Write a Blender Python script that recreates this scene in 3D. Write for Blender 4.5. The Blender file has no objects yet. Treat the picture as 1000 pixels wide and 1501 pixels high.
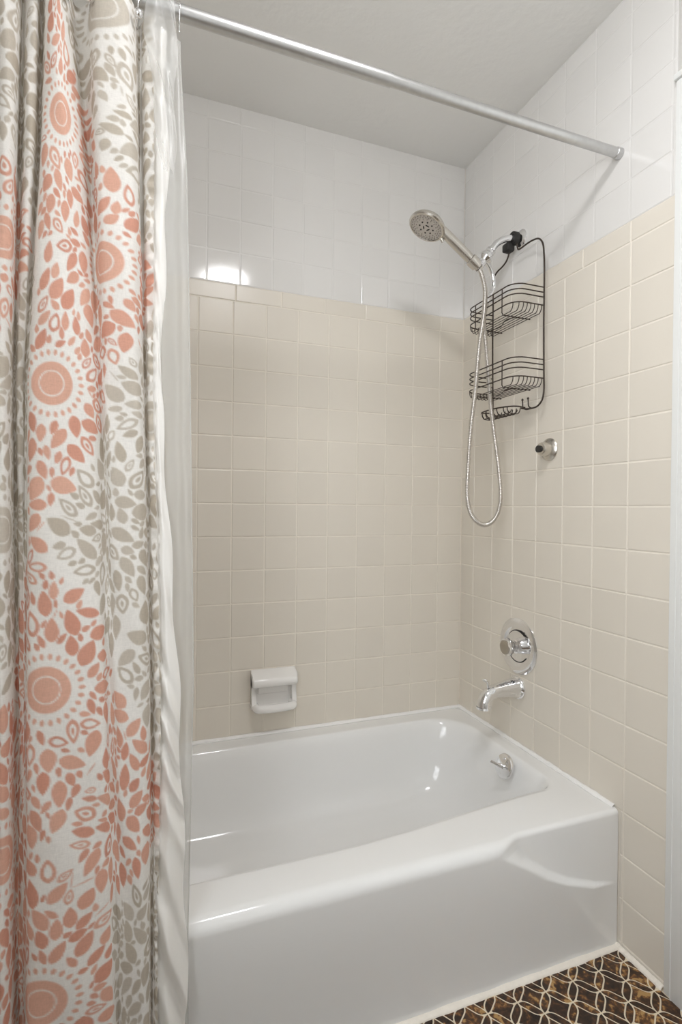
import bpy, bmesh, math, random
import numpy as np
from mathutils import Vector, Matrix

random.seed(7)
SC = bpy.context.scene
COL = SC.collection

# ------------------------------------------------------------------ camera
CAM = np.array([-1.1186, -1.7165, 0.7542 + 0.345])
RIGHT = np.array([0.93901751, -0.34372913, 0.00981867])
UP = np.array([-0.00674256, 0.01014335, 0.99992582])
FWD = np.array([0.34380323, 0.93901405, -0.00720717])
FPX = 765.4
cam_data = bpy.data.cameras.new('camera')
cam = bpy.data.objects.new('camera', cam_data)
COL.objects.link(cam)
cam_data.sensor_fit = 'VERTICAL'
cam_data.sensor_height = 36.0
cam_data.lens = FPX / 1501.0 * 36.0
cam_data.clip_start = 0.02
_m = Matrix.Identity(4)
for _i in range(3):
    _m[_i][0] = RIGHT[_i]; _m[_i][1] = UP[_i]; _m[_i][2] = -FWD[_i]; _m[_i][3] = CAM[_i]
cam.matrix_world = _m
SC.camera = cam

# ------------------------------------------------------------------ world, light, exposure
SC.view_settings.view_transform = 'Standard'
SC.view_settings.look = 'None'
SC.view_settings.gamma = 1.0
SC.view_settings.use_curve_mapping = False
SC.view_settings.exposure = -0.11
LAMP_POS = (-0.735, -1.25)
LAMP_STRENGTH = 51.0
SKY_STRENGTH = 10.0
world = bpy.data.worlds.new('daylight')
SC.world = world
world.use_nodes = True
bg = world.node_tree.nodes['Background']
bg.inputs['Color'].default_value = (0.93, 0.965, 1.0, 1)
bg.inputs['Strength'].default_value = SKY_STRENGTH
# light portal in the window opening of the left wall (guides daylight sampling)
_p = bpy.data.lights.new('window_portal', 'AREA')
_p.shape = 'RECTANGLE'; _p.size = 1.0; _p.size_y = 1.1
_p.cycles.is_portal = True
portal = bpy.data.objects.new('window_portal', _p)
portal.location = (-1.58, -1.85, 1.45)
portal.rotation_euler = (0, math.radians(-90), 0)
COL.objects.link(portal)
SC.cycles.max_bounces = 11
SC.cycles.diffuse_bounces = 6
SC.cycles.transparent_max_bounces = 16
SC.cycles.caustics_reflective = True

RIM = 0.345          # height of the bathtub rim
CEIL = 2.395
P = 0.1095           # tile pitch


def hit(u, v, ax, val):
    d = FWD + (u - 500) / FPX * RIGHT + (750.5 - v) / FPX * UP
    t = (val - CAM[ax]) / d[ax]
    return CAM + t * d


def project(pts):
    d = np.asarray(pts) - CAM
    z = d @ FWD
    return np.stack([500 + FPX * (d @ RIGHT) / z, 750.5 - FPX * (d @ UP) / z, z], -1)


# ------------------------------------------------------------------ materials
def srgb(r, g, b):
    def f(c):
        c /= 255.0
        return c / 12.92 if c <= 0.04045 else ((c + 0.055) / 1.055) ** 2.4
    return (f(r), f(g), f(b), 1.0)


def new_mat(name):
    m = bpy.data.materials.new(name)
    m.use_nodes = True
    nt = m.node_tree
    return m, nt, nt.nodes['Principled BSDF']


def mat(name, color, rough=0.5, metal=0.0, var=0.0, noise=None, bump=None, spec=0.5, coat=0.0):
    """plain principled with optional per-object value jitter, noise mottling (scale, amount) and bump (scale, strength)"""
    m, nt, b = new_mat(name)
    N, L = nt.nodes, nt.links
    b.inputs['Roughness'].default_value = rough
    b.inputs['Metallic'].default_value = metal
    b.inputs['Specular IOR Level'].default_value = spec
    b.inputs['Coat Weight'].default_value = coat
    b.inputs['Coat Roughness'].default_value = 0.05
    src = N.new('ShaderNodeRGB'); src.outputs[0].default_value = color
    out = src.outputs[0]
    if var or noise:
        hsv = N.new('ShaderNodeHueSaturation')
        L.new(out, hsv.inputs['Color'])
        val = None
        if var:
            oi = N.new('ShaderNodeObjectInfo')
            mr = N.new('ShaderNodeMapRange')
            mr.inputs['To Min'].default_value = 1 - var; mr.inputs['To Max'].default_value = 1 + var
            L.new(oi.outputs['Random'], mr.inputs['Value']); val = mr.outputs[0]
        if noise:
            tc = N.new('ShaderNodeNewGeometry')
            nz = N.new('ShaderNodeTexNoise'); nz.inputs['Scale'].default_value = noise[0]
            nz.inputs['Detail'].default_value = 4
            L.new(tc.outputs['Position'], nz.inputs['Vector'])
            mr2 = N.new('ShaderNodeMapRange')
            mr2.inputs['To Min'].default_value = 1 - noise[1]; mr2.inputs['To Max'].default_value = 1 + noise[1]
            L.new(nz.outputs['Fac'], mr2.inputs['Value'])
            if val is None:
                val = mr2.outputs[0]
            else:
                mu = N.new('ShaderNodeMath'); mu.operation = 'MULTIPLY'
                L.new(val, mu.inputs[0]); L.new(mr2.outputs[0], mu.inputs[1]); val = mu.outputs[0]
        L.new(val, hsv.inputs['Value'])
        out = hsv.outputs[0]
    L.new(out, b.inputs['Base Color'])
    if bump:
        tc = N.new('ShaderNodeNewGeometry')
        nz = N.new('ShaderNodeTexNoise'); nz.inputs['Scale'].default_value = bump[0]; nz.inputs['Detail'].default_value = 3
        L.new(tc.outputs['Position'], nz.inputs['Vector'])
        bp = N.new('ShaderNodeBump'); bp.inputs['Strength'].default_value = bump[1]; bp.inputs['Distance'].default_value = 0.004
        L.new(nz.outputs['Fac'], bp.inputs['Height']); L.new(bp.outputs[0], b.inputs['Normal'])
    return m


M = {}
M['beige_tile'] = mat('beige_tile', srgb(224, 217, 205), 0.30, var=0.018, noise=(6, 0.02), bump=(14, 0.05))
M['white_tile'] = mat('white_tile', srgb(225, 223, 220), 0.10, var=0.012, bump=(12, 0.06))
M['beige_grout'] = mat('beige_grout', srgb(236, 229, 217), 0.8, noise=(60, 0.05))
M['white_paint'] = mat('white_paint', srgb(238, 238, 236), 0.55, noise=(3, 0.02), bump=(90, 0.06))
M['ceiling_paint'] = mat('ceiling_paint', srgb(236, 235, 232), 0.7, noise=(4, 0.025), bump=(35, 0.35))
M['room_paint'] = mat('room_paint', srgb(212, 210, 206), 0.6, noise=(3, 0.02), bump=(90, 0.06))
M['white_joint'] = mat('white_joint', srgb(222, 220, 217), 0.3)
M['gloss_trim'] = mat('gloss_trim', srgb(234, 235, 233), 0.3)
M['enamel'] = mat('enamel', srgb(236, 236, 235), 0.09, spec=0.5, noise=(3, 0.01))
M['ceramic'] = mat('ceramic', srgb(238, 236, 233), 0.14)
M['caulk'] = mat('caulk', srgb(240, 233, 222), 0.6, noise=(80, 0.05), bump=(120, 0.5))
M['white_caulk'] = mat('white_caulk', srgb(244, 243, 241), 0.55, noise=(60, 0.03))
M['chrome'] = mat('chrome', (0.86, 0.86, 0.87, 1), 0.07, metal=1.0)
M['brass_tint'] = mat('knob_face', (0.46, 0.42, 0.36, 1), 0.35, metal=0.9)
M['nickel'] = mat('nickel', (0.66, 0.63, 0.58, 1), 0.26, metal=1.0)
M['hose'] = mat('hose_steel', (0.66, 0.63, 0.59, 1), 0.30, metal=1.0)
M['galv'] = mat('rod_steel', (0.60, 0.60, 0.60, 1), 0.34, metal=1.0, noise=(70, 0.10))
M['bronze'] = mat('bronze_wire', srgb(66, 56, 48), 0.45, metal=0.35)
M['rubber'] = mat('black_rubber', srgb(42, 40, 38), 0.6)
M['dark'] = mat('dark_hole', srgb(40, 36, 33), 0.6)
M['grey_nozzle'] = mat('grey_nozzle', srgb(128, 122, 116), 0.6)
M['face_grey'] = mat('face_grey', srgb(196, 190, 184), 0.32, metal=0.25)
M['floor_grout'] = mat('floor_grout', srgb(226, 214, 190), 0.75, noise=(90, 0.06))
M['door_paint'] = mat('door_paint', srgb(234, 234, 232), 0.35)


def brown_marble():
    m, nt, b = new_mat('brown_marbled_tile')
    N, L = nt.nodes, nt.links
    b.inputs['Roughness'].default_value = 0.28
    g = N.new('ShaderNodeNewGeometry')
    oi = N.new('ShaderNodeObjectInfo')
    n1 = N.new('ShaderNodeTexNoise'); n1.inputs['Scale'].default_value = 34; n1.inputs['Detail'].default_value = 5
    n1.inputs['Distortion'].default_value = 1.2
    L.new(g.outputs['Position'], n1.inputs['Vector'])
    n2 = N.new('ShaderNodeTexNoise'); n2.inputs['Scale'].default_value = 120; n2.inputs['Detail'].default_value = 4
    L.new(g.outputs['Position'], n2.inputs['Vector'])
    add = N.new('ShaderNodeMath'); add.operation = 'MULTIPLY_ADD'
    add.inputs[1].default_value = 0.5
    L.new(n2.outputs['Fac'], add.inputs[0]); L.new(n1.outputs['Fac'], add.inputs[2])
    a2 = N.new('ShaderNodeMath'); a2.operation = 'MULTIPLY_ADD'; a2.inputs[1].default_value = 0.16
    L.new(oi.outputs['Random'], a2.inputs[0]); L.new(add.outputs[0], a2.inputs[2])
    cr = N.new('ShaderNodeValToRGB')
    el = cr.color_ramp.elements
    el[0].position = 0.60; el[0].color = srgb(34, 24, 17)
    el[1].position = 1.0; el[1].color = srgb(176, 140, 88)
    for pos, c in ((0.78, (58, 39, 26)), (0.87, (84, 57, 36)), (0.94, (124, 82, 44))):
        e = el.new(pos); e.color = srgb(*c)
    L.new(a2.outputs[0], cr.inputs[0]); L.new(cr.outputs[0], b.inputs['Base Color'])
    return m


M['brown'] = brown_marble()


def fabric_mat():
    m, nt, b = new_mat('printed_fabric')
    N, L = nt.nodes, nt.links
    b.inputs['Roughness'].default_value = 0.85
    b.inputs['Specular IOR Level'].default_value = 0.2
    at = N.new('ShaderNodeAttribute'); at.attribute_name = 'print'
    g = N.new('ShaderNodeNewGeometry')
    mp = N.new('ShaderNodeMapping'); mp.inputs['Scale'].default_value = (500, 500, 120)
    L.new(g.outputs['Position'], mp.inputs['Vector'])
    n1 = N.new('ShaderNodeTexNoise'); n1.inputs['Scale'].default_value = 1.0
    L.new(mp.outputs[0], n1.inputs['Vector'])
    mp2 = N.new('ShaderNodeMapping'); mp2.inputs['Scale'].default_value = (110, 110, 600)
    L.new(g.outputs['Position'], mp2.inputs['Vector'])
    n2 = N.new('ShaderNodeTexNoise'); n2.inputs['Scale'].default_value = 1.0
    L.new(mp2.outputs[0], n2.inputs['Vector'])
    s = N.new('ShaderNodeMath'); s.operation = 'ADD'
    L.new(n1.outputs['Fac'], s.inputs[0]); L.new(n2.outputs['Fac'], s.inputs[1])
    mr = N.new('ShaderNodeMapRange'); mr.inputs['From Min'].default_value = 0.6; mr.inputs['From Max'].default_value = 1.4
    mr.inputs['To Min'].default_value = 0.93; mr.inputs['To Max'].default_value = 1.07
    L.new(s.outputs[0], mr.inputs['Value'])
    hsv = N.new('ShaderNodeHueSaturation')
    L.new(at.outputs['Color'], hsv.inputs['Color']); L.new(mr.outputs[0], hsv.inputs['Value'])
    L.new(hsv.outputs[0], b.inputs['Base Color'])
    tr = N.new('ShaderNodeBsdfTranslucent')
    L.new(hsv.outputs[0], tr.inputs['Color'])
    mx = N.new('ShaderNodeMixShader'); mx.inputs[0].default_value = 0.22
    L.new(b.outputs[0], mx.inputs[1]); L.new(tr.outputs[0], mx.inputs[2])
    L.new(mx.outputs[0], N['Material Output'].inputs['Surface'])
    return m


M['fabric'] = fabric_mat()


def sheet_mat(name, color, rough, transl, transp):
    m, nt, b = new_mat(name)
    N, L = nt.nodes, nt.links
    b.inputs['Base Color'].default_value = color
    b.inputs['Roughness'].default_value = rough
    tr = N.new('ShaderNodeBsdfTranslucent'); tr.inputs['Color'].default_value = color
    tp = N.new('ShaderNodeBsdfTransparent')
    mx = N.new('ShaderNodeMixShader'); mx.inputs[0].default_value = transl
    L.new(b.outputs[0], mx.inputs[1]); L.new(tr.outputs[0], mx.inputs[2])
    m2 = N.new('ShaderNodeMixShader'); m2.inputs[0].default_value = transp
    L.new(mx.outputs[0], m2.inputs[1]); L.new(tp.outputs[0], m2.inputs[2])
    L.new(m2.outputs[0], N['Material Output'].inputs['Surface'])
    return m


M['liner'] = sheet_mat('frosted_vinyl', srgb(232, 232, 229), 0.22, 0.45, 0.42)
M['clear_vinyl'] = sheet_mat('clear_vinyl', srgb(240, 240, 238), 0.06, 0.3, 0.62)
M['lining'] = sheet_mat('white_satin', srgb(244, 242, 238), 0.32, 0.15, 0.0)
M['pane'] = sheet_mat('window_glass', (1, 1, 1, 1), 0.02, 0.0, 0.92)


def emit_mat(name, color, strength):
    m, nt, b = new_mat(name)
    b.inputs['Base Color'].default_value = (0.9, 0.9, 0.9, 1)
    b.inputs['Emission Color'].default_value = color
    b.inputs['Emission Strength'].default_value = strength
    return m


M['lamp_glass'] = emit_mat('lamp_glass', (0.985, 0.98, 1.0, 1), LAMP_STRENGTH)


# ------------------------------------------------------------------ mesh helpers
def mk(name, verts, faces, material, parent=None, smooth=True, loc=None):
    me = bpy.data.meshes.new(name)
    me.from_pydata([tuple(v) for v in verts], [], [tuple(f) for f in faces])
    me.materials.append(material)
    if smooth:
        me.polygons.foreach_set('use_smooth', [True] * len(me.polygons))
    me.update()
    o = bpy.data.objects.new(name, me)
    COL.objects.link(o)
    if loc is not None:
        o.location = loc
    if parent:
        o.parent = parent
    return o


def from_bm(name, bm, material, parent=None, smooth=True, angle=None):
    me = bpy.data.meshes.new(name)
    bmesh.ops.recalc_face_normals(bm, faces=bm.faces[:])
    bm.to_mesh(me); bm.free()
    me.materials.append(material)
    if smooth:
        me.polygons.foreach_set('use_smooth', [True] * len(me.polygons))
        if angle:
            me.set_sharp_from_angle(angle=math.radians(angle))
    o = bpy.data.objects.new(name, me)
    COL.objects.link(o)
    if parent:
        o.parent = parent
    return o


def add_box(bm, a, b, bevel=0.0, seg=2):
    r = bmesh.ops.create_cube(bm, size=1.0)
    vs = r['verts']
    c = [(a[i] + b[i]) / 2 for i in range(3)]; s = [abs(b[i] - a[i]) for i in range(3)]
    for v in vs:
        v.co = Vector([c[i] + v.co[i] * s[i] for i in range(3)])
    if bevel:
        es = list({e for v in vs for e in v.link_edges})
        bmesh.ops.bevel(bm, geom=es, offset=bevel, segments=seg, affect='EDGES', profile=0.5)


def boxes(name, lst, material, parent=None, bevel=0.0, seg=2):
    bm = bmesh.new()
    for a, b in lst:
        add_box(bm, a, b, bevel, seg)
    return from_bm(name, bm, material, parent, smooth=bevel > 0, angle=35 if bevel else None)


def frame_of(axis):
    w = Vector(axis).normalized()
    t = Vector((0, 0, 1)) if abs(w.z) < 0.9 else Vector((1, 0, 0))
    u = t.cross(w).normalized(); v = w.cross(u)
    return u, v, w


def lathe(name, origin, axis, prof, material, parent=None, n=40, sharp=40):
    """prof: list of (radius, distance along axis)"""
    u, v, w = frame_of(axis); o = Vector(origin)
    bm = bmesh.new()
    rings = []
    for r, h in prof:
        if r < 1e-6:
            rings.append([bm.verts.new(o + w * h)])
        else:
            rings.append([bm.verts.new(o + w * h + (u * math.cos(2 * math.pi * k / n) + v * math.sin(2 * math.pi * k / n)) * r) for k in range(n)])
    for a, b in zip(rings, rings[1:]):
        if len(a) == 1 and len(b) == 1:
            continue
        for k in range(n):
            k2 = (k + 1) % n
            if len(a) == 1:
                bm.faces.new((a[0], b[k], b[k2]))
            elif len(b) == 1:
                bm.faces.new((a[k], a[k2], b[0]))
            else:
                bm.faces.new((a[k], a[k2], b[k2], b[k]))
    return from_bm(name, bm, material, parent, smooth=True, angle=sharp)


def spline(pts, n=12, closed=False):
    """Catmull-Rom through the points"""
    P_ = [np.array(p, float) for p in pts]
    m = len(P_); out = []
    segs = m if closed else m - 1
    for i in range(segs):
        if closed:
            p0, p1, p2, p3 = P_[(i - 1) % m], P_[i], P_[(i + 1) % m], P_[(i + 2) % m]
        else:
            p1, p2 = P_[i], P_[i + 1]
            p0 = P_[i - 1] if i > 0 else 2 * p1 - p2
            p3 = P_[i + 2] if i + 2 < m else 2 * p2 - p1
        for k in range(n):
            t = k / n
            out.append(0.5 * (2 * p1 + (p2 - p0) * t + (2 * p0 - 5 * p1 + 4 * p2 - p3) * t * t + (3 * p1 - p0 - 3 * p2 + p3) * t ** 3))
    if not closed:
        out.append(P_[-1])
    return out


def resample(pts, step):
    pts = np.array(pts)
    d = np.r_[0, np.cumsum(np.linalg.norm(np.diff(pts, axis=0), axis=1))]
    n = max(2, int(d[-1] / step) + 1)
    s = np.linspace(0, d[-1], n)
    return np.stack([np.interp(s, d, pts[:, i]) for i in range(3)], -1), s


def add_tube(bm, pts, rad, sides=8, closed=False, cap=True):
    pts = [Vector(p) for p in pts]
    n = len(pts)
    if not hasattr(rad, '__len__'):
        rad = [rad] * n
    def tang(i):
        if closed:
            return (pts[(i + 1) % n] - pts[i - 1]).normalized()
        return (pts[min(i + 1, n - 1)] - pts[max(i - 1, 0)]).normalized()
    t0 = tang(0); u, v, w = frame_of(t0)
    rings = []
    for i in range(n):
        t = tang(i)
        u = (u - t * u.dot(t)).normalized(); vv = t.cross(u)
        rings.append([bm.verts.new(pts[i] + (u * math.cos(2 * math.pi * k / sides) + vv * math.sin(2 * math.pi * k / sides)) * rad[i]) for k in range(sides)])
    for i in range(n if closed else n - 1):
        a, b = rings[i], rings[(i + 1) % n]
        for k in range(sides):
            k2 = (k + 1) % sides
            bm.faces.new((a[k], a[k2], b[k2], b[k]))
    if cap and not closed:
        bm.faces.new(rings[0][::-1]); bm.faces.new(rings[-1])


def tube(name, pts, rad, material, parent=None, sides=10, closed=False, sharp=50):
    bm = bmesh.new()
    add_tube(bm, pts, rad, sides, closed)
    return from_bm(name, bm, material, parent, smooth=True, angle=sharp)


def empty(name, loc):
    o = bpy.data.objects.new(name, None)
    o.empty_display_size = 0.05
    COL.objects.link(o)
    o.location = loc
    return o


def adopt(root, *objs):
    """parent meshes built in world coordinates under a thing's Empty"""
    inv = Matrix.Translation(-Vector(root.location))
    for o in objs:
        o.parent = root
        o.matrix_parent_inverse = inv
    return root


def tag(o, label, cat, group=None):
    o['label'] = label; o['category'] = cat
    if group:
        o['group'] = group
    return o


def structure(o, label=None):
    o['kind'] = 'structure'
    if label:
        o['label'] = label
    return o


# ------------------------------------------------------------------ room shell
LEFT = -1.53
REAR = -2.75
EDGE = -0.8565       # outer edge of the tiled part of the right wall

wall_back = boxes('wall_back', [((LEFT - 0.1, 0.0016, 0), (0.12, 0.12, CEIL))], M['beige_grout'])
structure(wall_back, 'tiled back wall of the tub alcove, beige below and white above')
wall_right = boxes('wall_right', [
    ((0.0016, EDGE, 0), (0.12, 0.0016, CEIL)),
    ((0.012, -0.93, 0), (0.12, EDGE, CEIL)),
    ((0.012, -1.73, 2.0), (0.12, -0.93, CEIL)),
    ((0.012, REAR, 0), (0.12, -1.73, CEIL))], M['beige_grout'])
wall_right.data.materials.append(M['room_paint'])
for pl in wall_right.data.polygons:
    if min(wall_right.data.vertices[i].co.x for i in pl.vertices) > 0.006 or pl.center.y < EDGE + 0.001:
        pl.material_index = 1
structure(wall_right, 'tiled wall with the shower fittings and the door')
WY0, WY1, WZ0, WZ1 = -2.35, -1.35, 0.95, 2.0
wall_left = boxes('wall_left', [
    ((LEFT - 0.12, WY1, 0), (LEFT, 0.1, CEIL)),
    ((LEFT - 0.12, REAR, 0), (LEFT, WY0, CEIL)),
    ((LEFT - 0.12, WY0, 0), (LEFT, WY1, WZ0)),
    ((LEFT - 0.12, WY0, WZ1), (LEFT, WY1, CEIL))], M['room_paint'])
structure(wall_left, 'painted wall with the window')
wall_rear = boxes('wall_rear', [((LEFT - 0.12, REAR - 0.1, 0), (0.12, REAR, CEIL))], M['room_paint'])
structure(wall_rear, 'painted wall opposite the tub')
ceiling = boxes('ceiling', [((LEFT - 0.12, REAR - 0.1, CEIL), (0.12, 0.12, CEIL + 0.08))], M['ceiling_paint'])
structure(ceiling, 'white textured plaster ceiling')
floor = boxes('floor', [((LEFT - 0.12, REAR - 0.1, -0.08), (0.12, 0.12, 0.0))], M['floor_grout'])
structure(floor, 'brown marbled lantern pattern floor with cream joints')

# window (left wall, out of view)
win = boxes('window_1', [
    ((LEFT - 0.08, WY0, WZ0), (LEFT + 0.015, WY0 + 0.05, WZ1)), ((LEFT - 0.08, WY1 - 0.05, WZ0), (LEFT + 0.015, WY1, WZ1)),
    ((LEFT - 0.08, WY0 + 0.05, WZ0), (LEFT + 0.02, WY1 - 0.05, WZ0 + 0.05)), ((LEFT - 0.08, WY0 + 0.05, WZ1 - 0.05), (LEFT + 0.015, WY1 - 0.05, WZ1)),
    ((LEFT - 0.06, WY0 + 0.05, 1.46), (LEFT - 0.01, WY1 - 0.05, 1.49))], M['gloss_trim'])
structure(win)
pane = boxes('pane', [((LEFT - 0.05, WY0 + 0.05, WZ0 + 0.05), (LEFT - 0.046, WY1 - 0.05, WZ1 - 0.05))], M['pane'], win)

# door with casing on the right wall
door = boxes('door_1', [((0.03, -1.715, 0.01), (0.065, -0.945, 2.0))], M['door_paint'])
structure(door, 'white door beside the tiled wall')
boxes('casing', [((-0.010, -0.945, 0.0), (0.012, -0.8600, 2.070)), ((-0.013, -0.935, 0.0), (-0.010, -0.878, 2.062))], M['gloss_trim'], door, bevel=0.003)
boxes('casing', [((-0.010, -1.80, 0.0), (0.012, -1.715, 2.070))], M['gloss_trim'], door, bevel=0.003)
boxes('casing', [((-0.010, -1.715, 1.99), (0.012, -0.945, 2.070)), ((-0.015, -1.81, 2.0705), (0.012, -0.8565, 2.085))], M['gloss_trim'], door, bevel=0.003)
lathe('door_knob', (0.03, -1.65, 0.95), (-1, 0, 0), [(0.03, 0), (0.03, 0.006), (0.01, 0.01), (0.01, 0.03), (0.026, 0.04), (0.028, 0.055), (0.0, 0.066)], M['nickel'], door, n=24)

# ------------------------------------------------------------------ wall tiles
_tile_cache = {}


def tile_mesh(w, h, plane, key, bev=0.0022, dep=0.0014, gap=0.0026):
    k = (round(w, 4), round(h, 4), plane, key)
    if k in _tile_cache:
        return _tile_cache[k]
    a, b = (w - gap) / 2, (h - gap) / 2
    V = []
    for da, db, dd in ((a - bev, b - bev, 0.0), (a - bev * 0.35, b - bev * 0.35, dep * 0.35), (a, b, dep), (a, b, 0.006)):
        for sx, sz in ((-1, -1), (1, -1), (1, 1), (-1, 1)):
            V.append((sx * da, dd, sz * db) if plane == 'back' else (dd, sx * da, sz * db))
    F = [(0, 1, 2, 3)]
    for r in range(3):
        for i in range(4):
            j = (i + 1) % 4
            F.append((r * 4 + i, r * 4 + 4 + i, r * 4 + 4 + j, r * 4 + j))
    if plane == 'right':
        F = [f[::-1] for f in F]
    me = bpy.data.meshes.new(key)
    me.from_pydata(V, [], F)
    me.materials.append(M[key])
    me.polygons.foreach_set('use_smooth', [False] * len(F))
    _tile_cache[k] = me
    return me


def put_tile(name, plane, c0, c1, z0, z1, key, parent, jit=0.3):
    w, h = abs(c1 - c0), z1 - z0
    if w < 0.008 or h < 0.008:
        return
    o = bpy.data.objects.new(name, tile_mesh(w, h, plane, key))
    cc = (c0 + c1) / 2; cz = (z0 + z1) / 2
    off = random.uniform(0, 0.0004)
    o.location = (cc, off, cz) if plane == 'back' else (off, cc, cz)
    j = lambda: math.radians(random.uniform(-jit, jit))
    o.rotation_euler = (j(), 0, j()) if plane == 'back' else (0, j(), j())
    o.parent = parent
    COL.objects.link(o)


def edges(first, pitch, lo, hi):
    """grid lines from hi (0) down to lo through `first`"""
    e = [hi]; x = first
    while x > lo + 0.01:
        e.append(x); x -= pitch
    e.append(lo)
    return e


ROWS = [RIM + i * P for i in range(14)]           # field tile rows above the tub
CAPZ0, CAPZ1 = ROWS[13], 1.8215
bx_ = edges(-0.1023, P, LEFT, 0.0)
for c1, c0 in zip(bx_, bx_[1:]):
    for i in range(13):
        put_tile('tile', 'back', c0, c1, ROWS[i], ROWS[i + 1], 'beige_tile', wall_back)
ry_ = edges(-0.0822, P, EDGE, 0.0)
low = [RIM - 4 * P + i * P for i in range(5)]     # rows beside the tub down to the floor
for c1, c0 in zip(ry_, ry_[1:]):
    for i in range(13):
        put_tile('tile', 'right', c0, c1, ROWS[i], ROWS[i + 1], 'beige_tile', wall_right)
    if c0 < -0.727:
        for i in range(4):
            a, b = max(low[i], 0.0), low[i + 1]
            if b > 0.012:
                put_tile('tile', 'right', c0, min(c1, -0.7285), a, b, 'beige_tile', wall_right)
cb = edges(-0.0985, 0.1525, LEFT, 0.0)
for c1, c0 in zip(cb, cb[1:]):
    put_tile('cap_tile', 'back', c0, c1, CAPZ0, CAPZ1, 'beige_tile', wall_back)
cb = edges(-0.1285, 0.1525, EDGE, 0.0)
for c1, c0 in zip(cb, cb[1:]):
    put_tile('cap_tile', 'right', c0, c1, CAPZ0, CAPZ1, 'beige_tile', wall_right)
wz = [CAPZ1 + 0.1035 * i for i in range(6)] + [CEIL]
WB = edges(-0.104, 0.1062, LEFT, 0.0)
for c1, c0 in zip(WB, WB[1:]):
    for z0, z1 in zip(wz, wz[1:]):
        put_tile('white_tile', 'back', c0, c1, z0, z1, 'white_tile', wall_back, jit=0.22)
WR = edges(-0.065, 0.1115, EDGE, 0.0)
for c1, c0 in zip(WR, WR[1:]):
    for z0, z1 in zip(wz, wz[1:]):
        put_tile('white_tile', 'right', c0, c1, z0, z1, 'white_tile', wall_right, jit=0.22)
# painted joints between the white tiles
boxes('grout_paint', [((LEFT, 0.0009, CAPZ1), (0.0, 0.0017, CEIL))], M['white_joint'], wall_back)
boxes('grout_paint', [((0.0009, EDGE, CAPZ1), (0.0017, 0.0, CEIL))], M['white_joint'], wall_right)

# ------------------------------------------------------------------ floor pieces (lantern lattice)
E1 = np.array([0.0393, -0.0410]); E2 = np.array([-0.0393, -0.0410])
NODE0 = np.array([-0.0265, -0.7690])
GAP = 0.0016


def side_curve(n0, n1, sgn, n=13):
    """one wavy side of the spindle piece between two nodes, offset to side sgn"""
    n0, n1 = np.array(n0), np.array(n1)
    d = n1 - n0; L_ = np.linalg.norm(d); t_ = d / L_; nrm = np.array([-t_[1], t_[0]]) * sgn
    out = []
    for k in range(n):
        t = k / (n - 1)
        tt = min(t, 1 - t)
        W_ = 0.0092
        h = W_ * math.tanh(tt * L_ / W_ * 0.90)
        h *= 1 + 0.18 * sgn * math.sin(2 * math.pi * t)
        out.append(n0 + d * t + nrm * h)
    return out


def shrink(poly, g):
    """offset a closed CCW polygon inwards"""
    poly = [np.array(p) for p in poly]; n = len(poly); out = []
    for i in range(n):
        a, b, c = poly[i - 1], poly[i], poly[(i + 1) % n]
        e1 = b - a; e2 = c - b
        e1 /= np.linalg.norm(e1) + 1e-9; e2 /= np.linalg.norm(e2) + 1e-9
        n1 = np.array([-e1[1], e1[0]]); n2 = np.array([-e2[1], e2[0]])
        m_ = n1 + n2; l = np.linalg.norm(m_)
        m_ = m_ / l if l > 1e-6 else n1
        k = min(2.2, 1.0 / max(0.35, m_ @ n1))
        out.append(b + m_ * g * k)
    return out


def spindle(n0, n1):
    a = side_curve(n0, n1, 1); b = side_curve(n0, n1, -1)
    poly = b + a[::-1][1:-1]
    return poly


def cushion(q00, q10, q11, q01):
    ring = []
    for a, b in ((q00, q10), (q10, q11), (q11, q01), (q01, q00)):
        # side facing this face: the left side when going CCW
        key = (tuple(np.round(a, 5)) <= tuple(np.round(b, 5)))
        if key:
            c = side_curve(a, b, 1)
        else:
            c = side_curve(b, a, -1)[::-1]
        ring += c[2:-2]
    return ring


def clip_poly(poly, ax, val, keep_less):
    out = []; n = len(poly)
    for i in range(n):
        a, b = poly[i], poly[(i + 1) % n]
        ia = (a[ax] <= val) == keep_less; ib = (b[ax] <= val) == keep_less
        if ia:
            out.append(a)
        if ia != ib:
            t = (val - a[ax]) / (b[ax] - a[ax])
            out.append(a + (b - a) * t)
    return out


def area(poly):
    p = np.array(poly); x, y = p[:, 0], p[:, 1]
    return 0.5 * np.sum(x * np.roll(y, -1) - np.roll(x, -1) * y)


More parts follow.
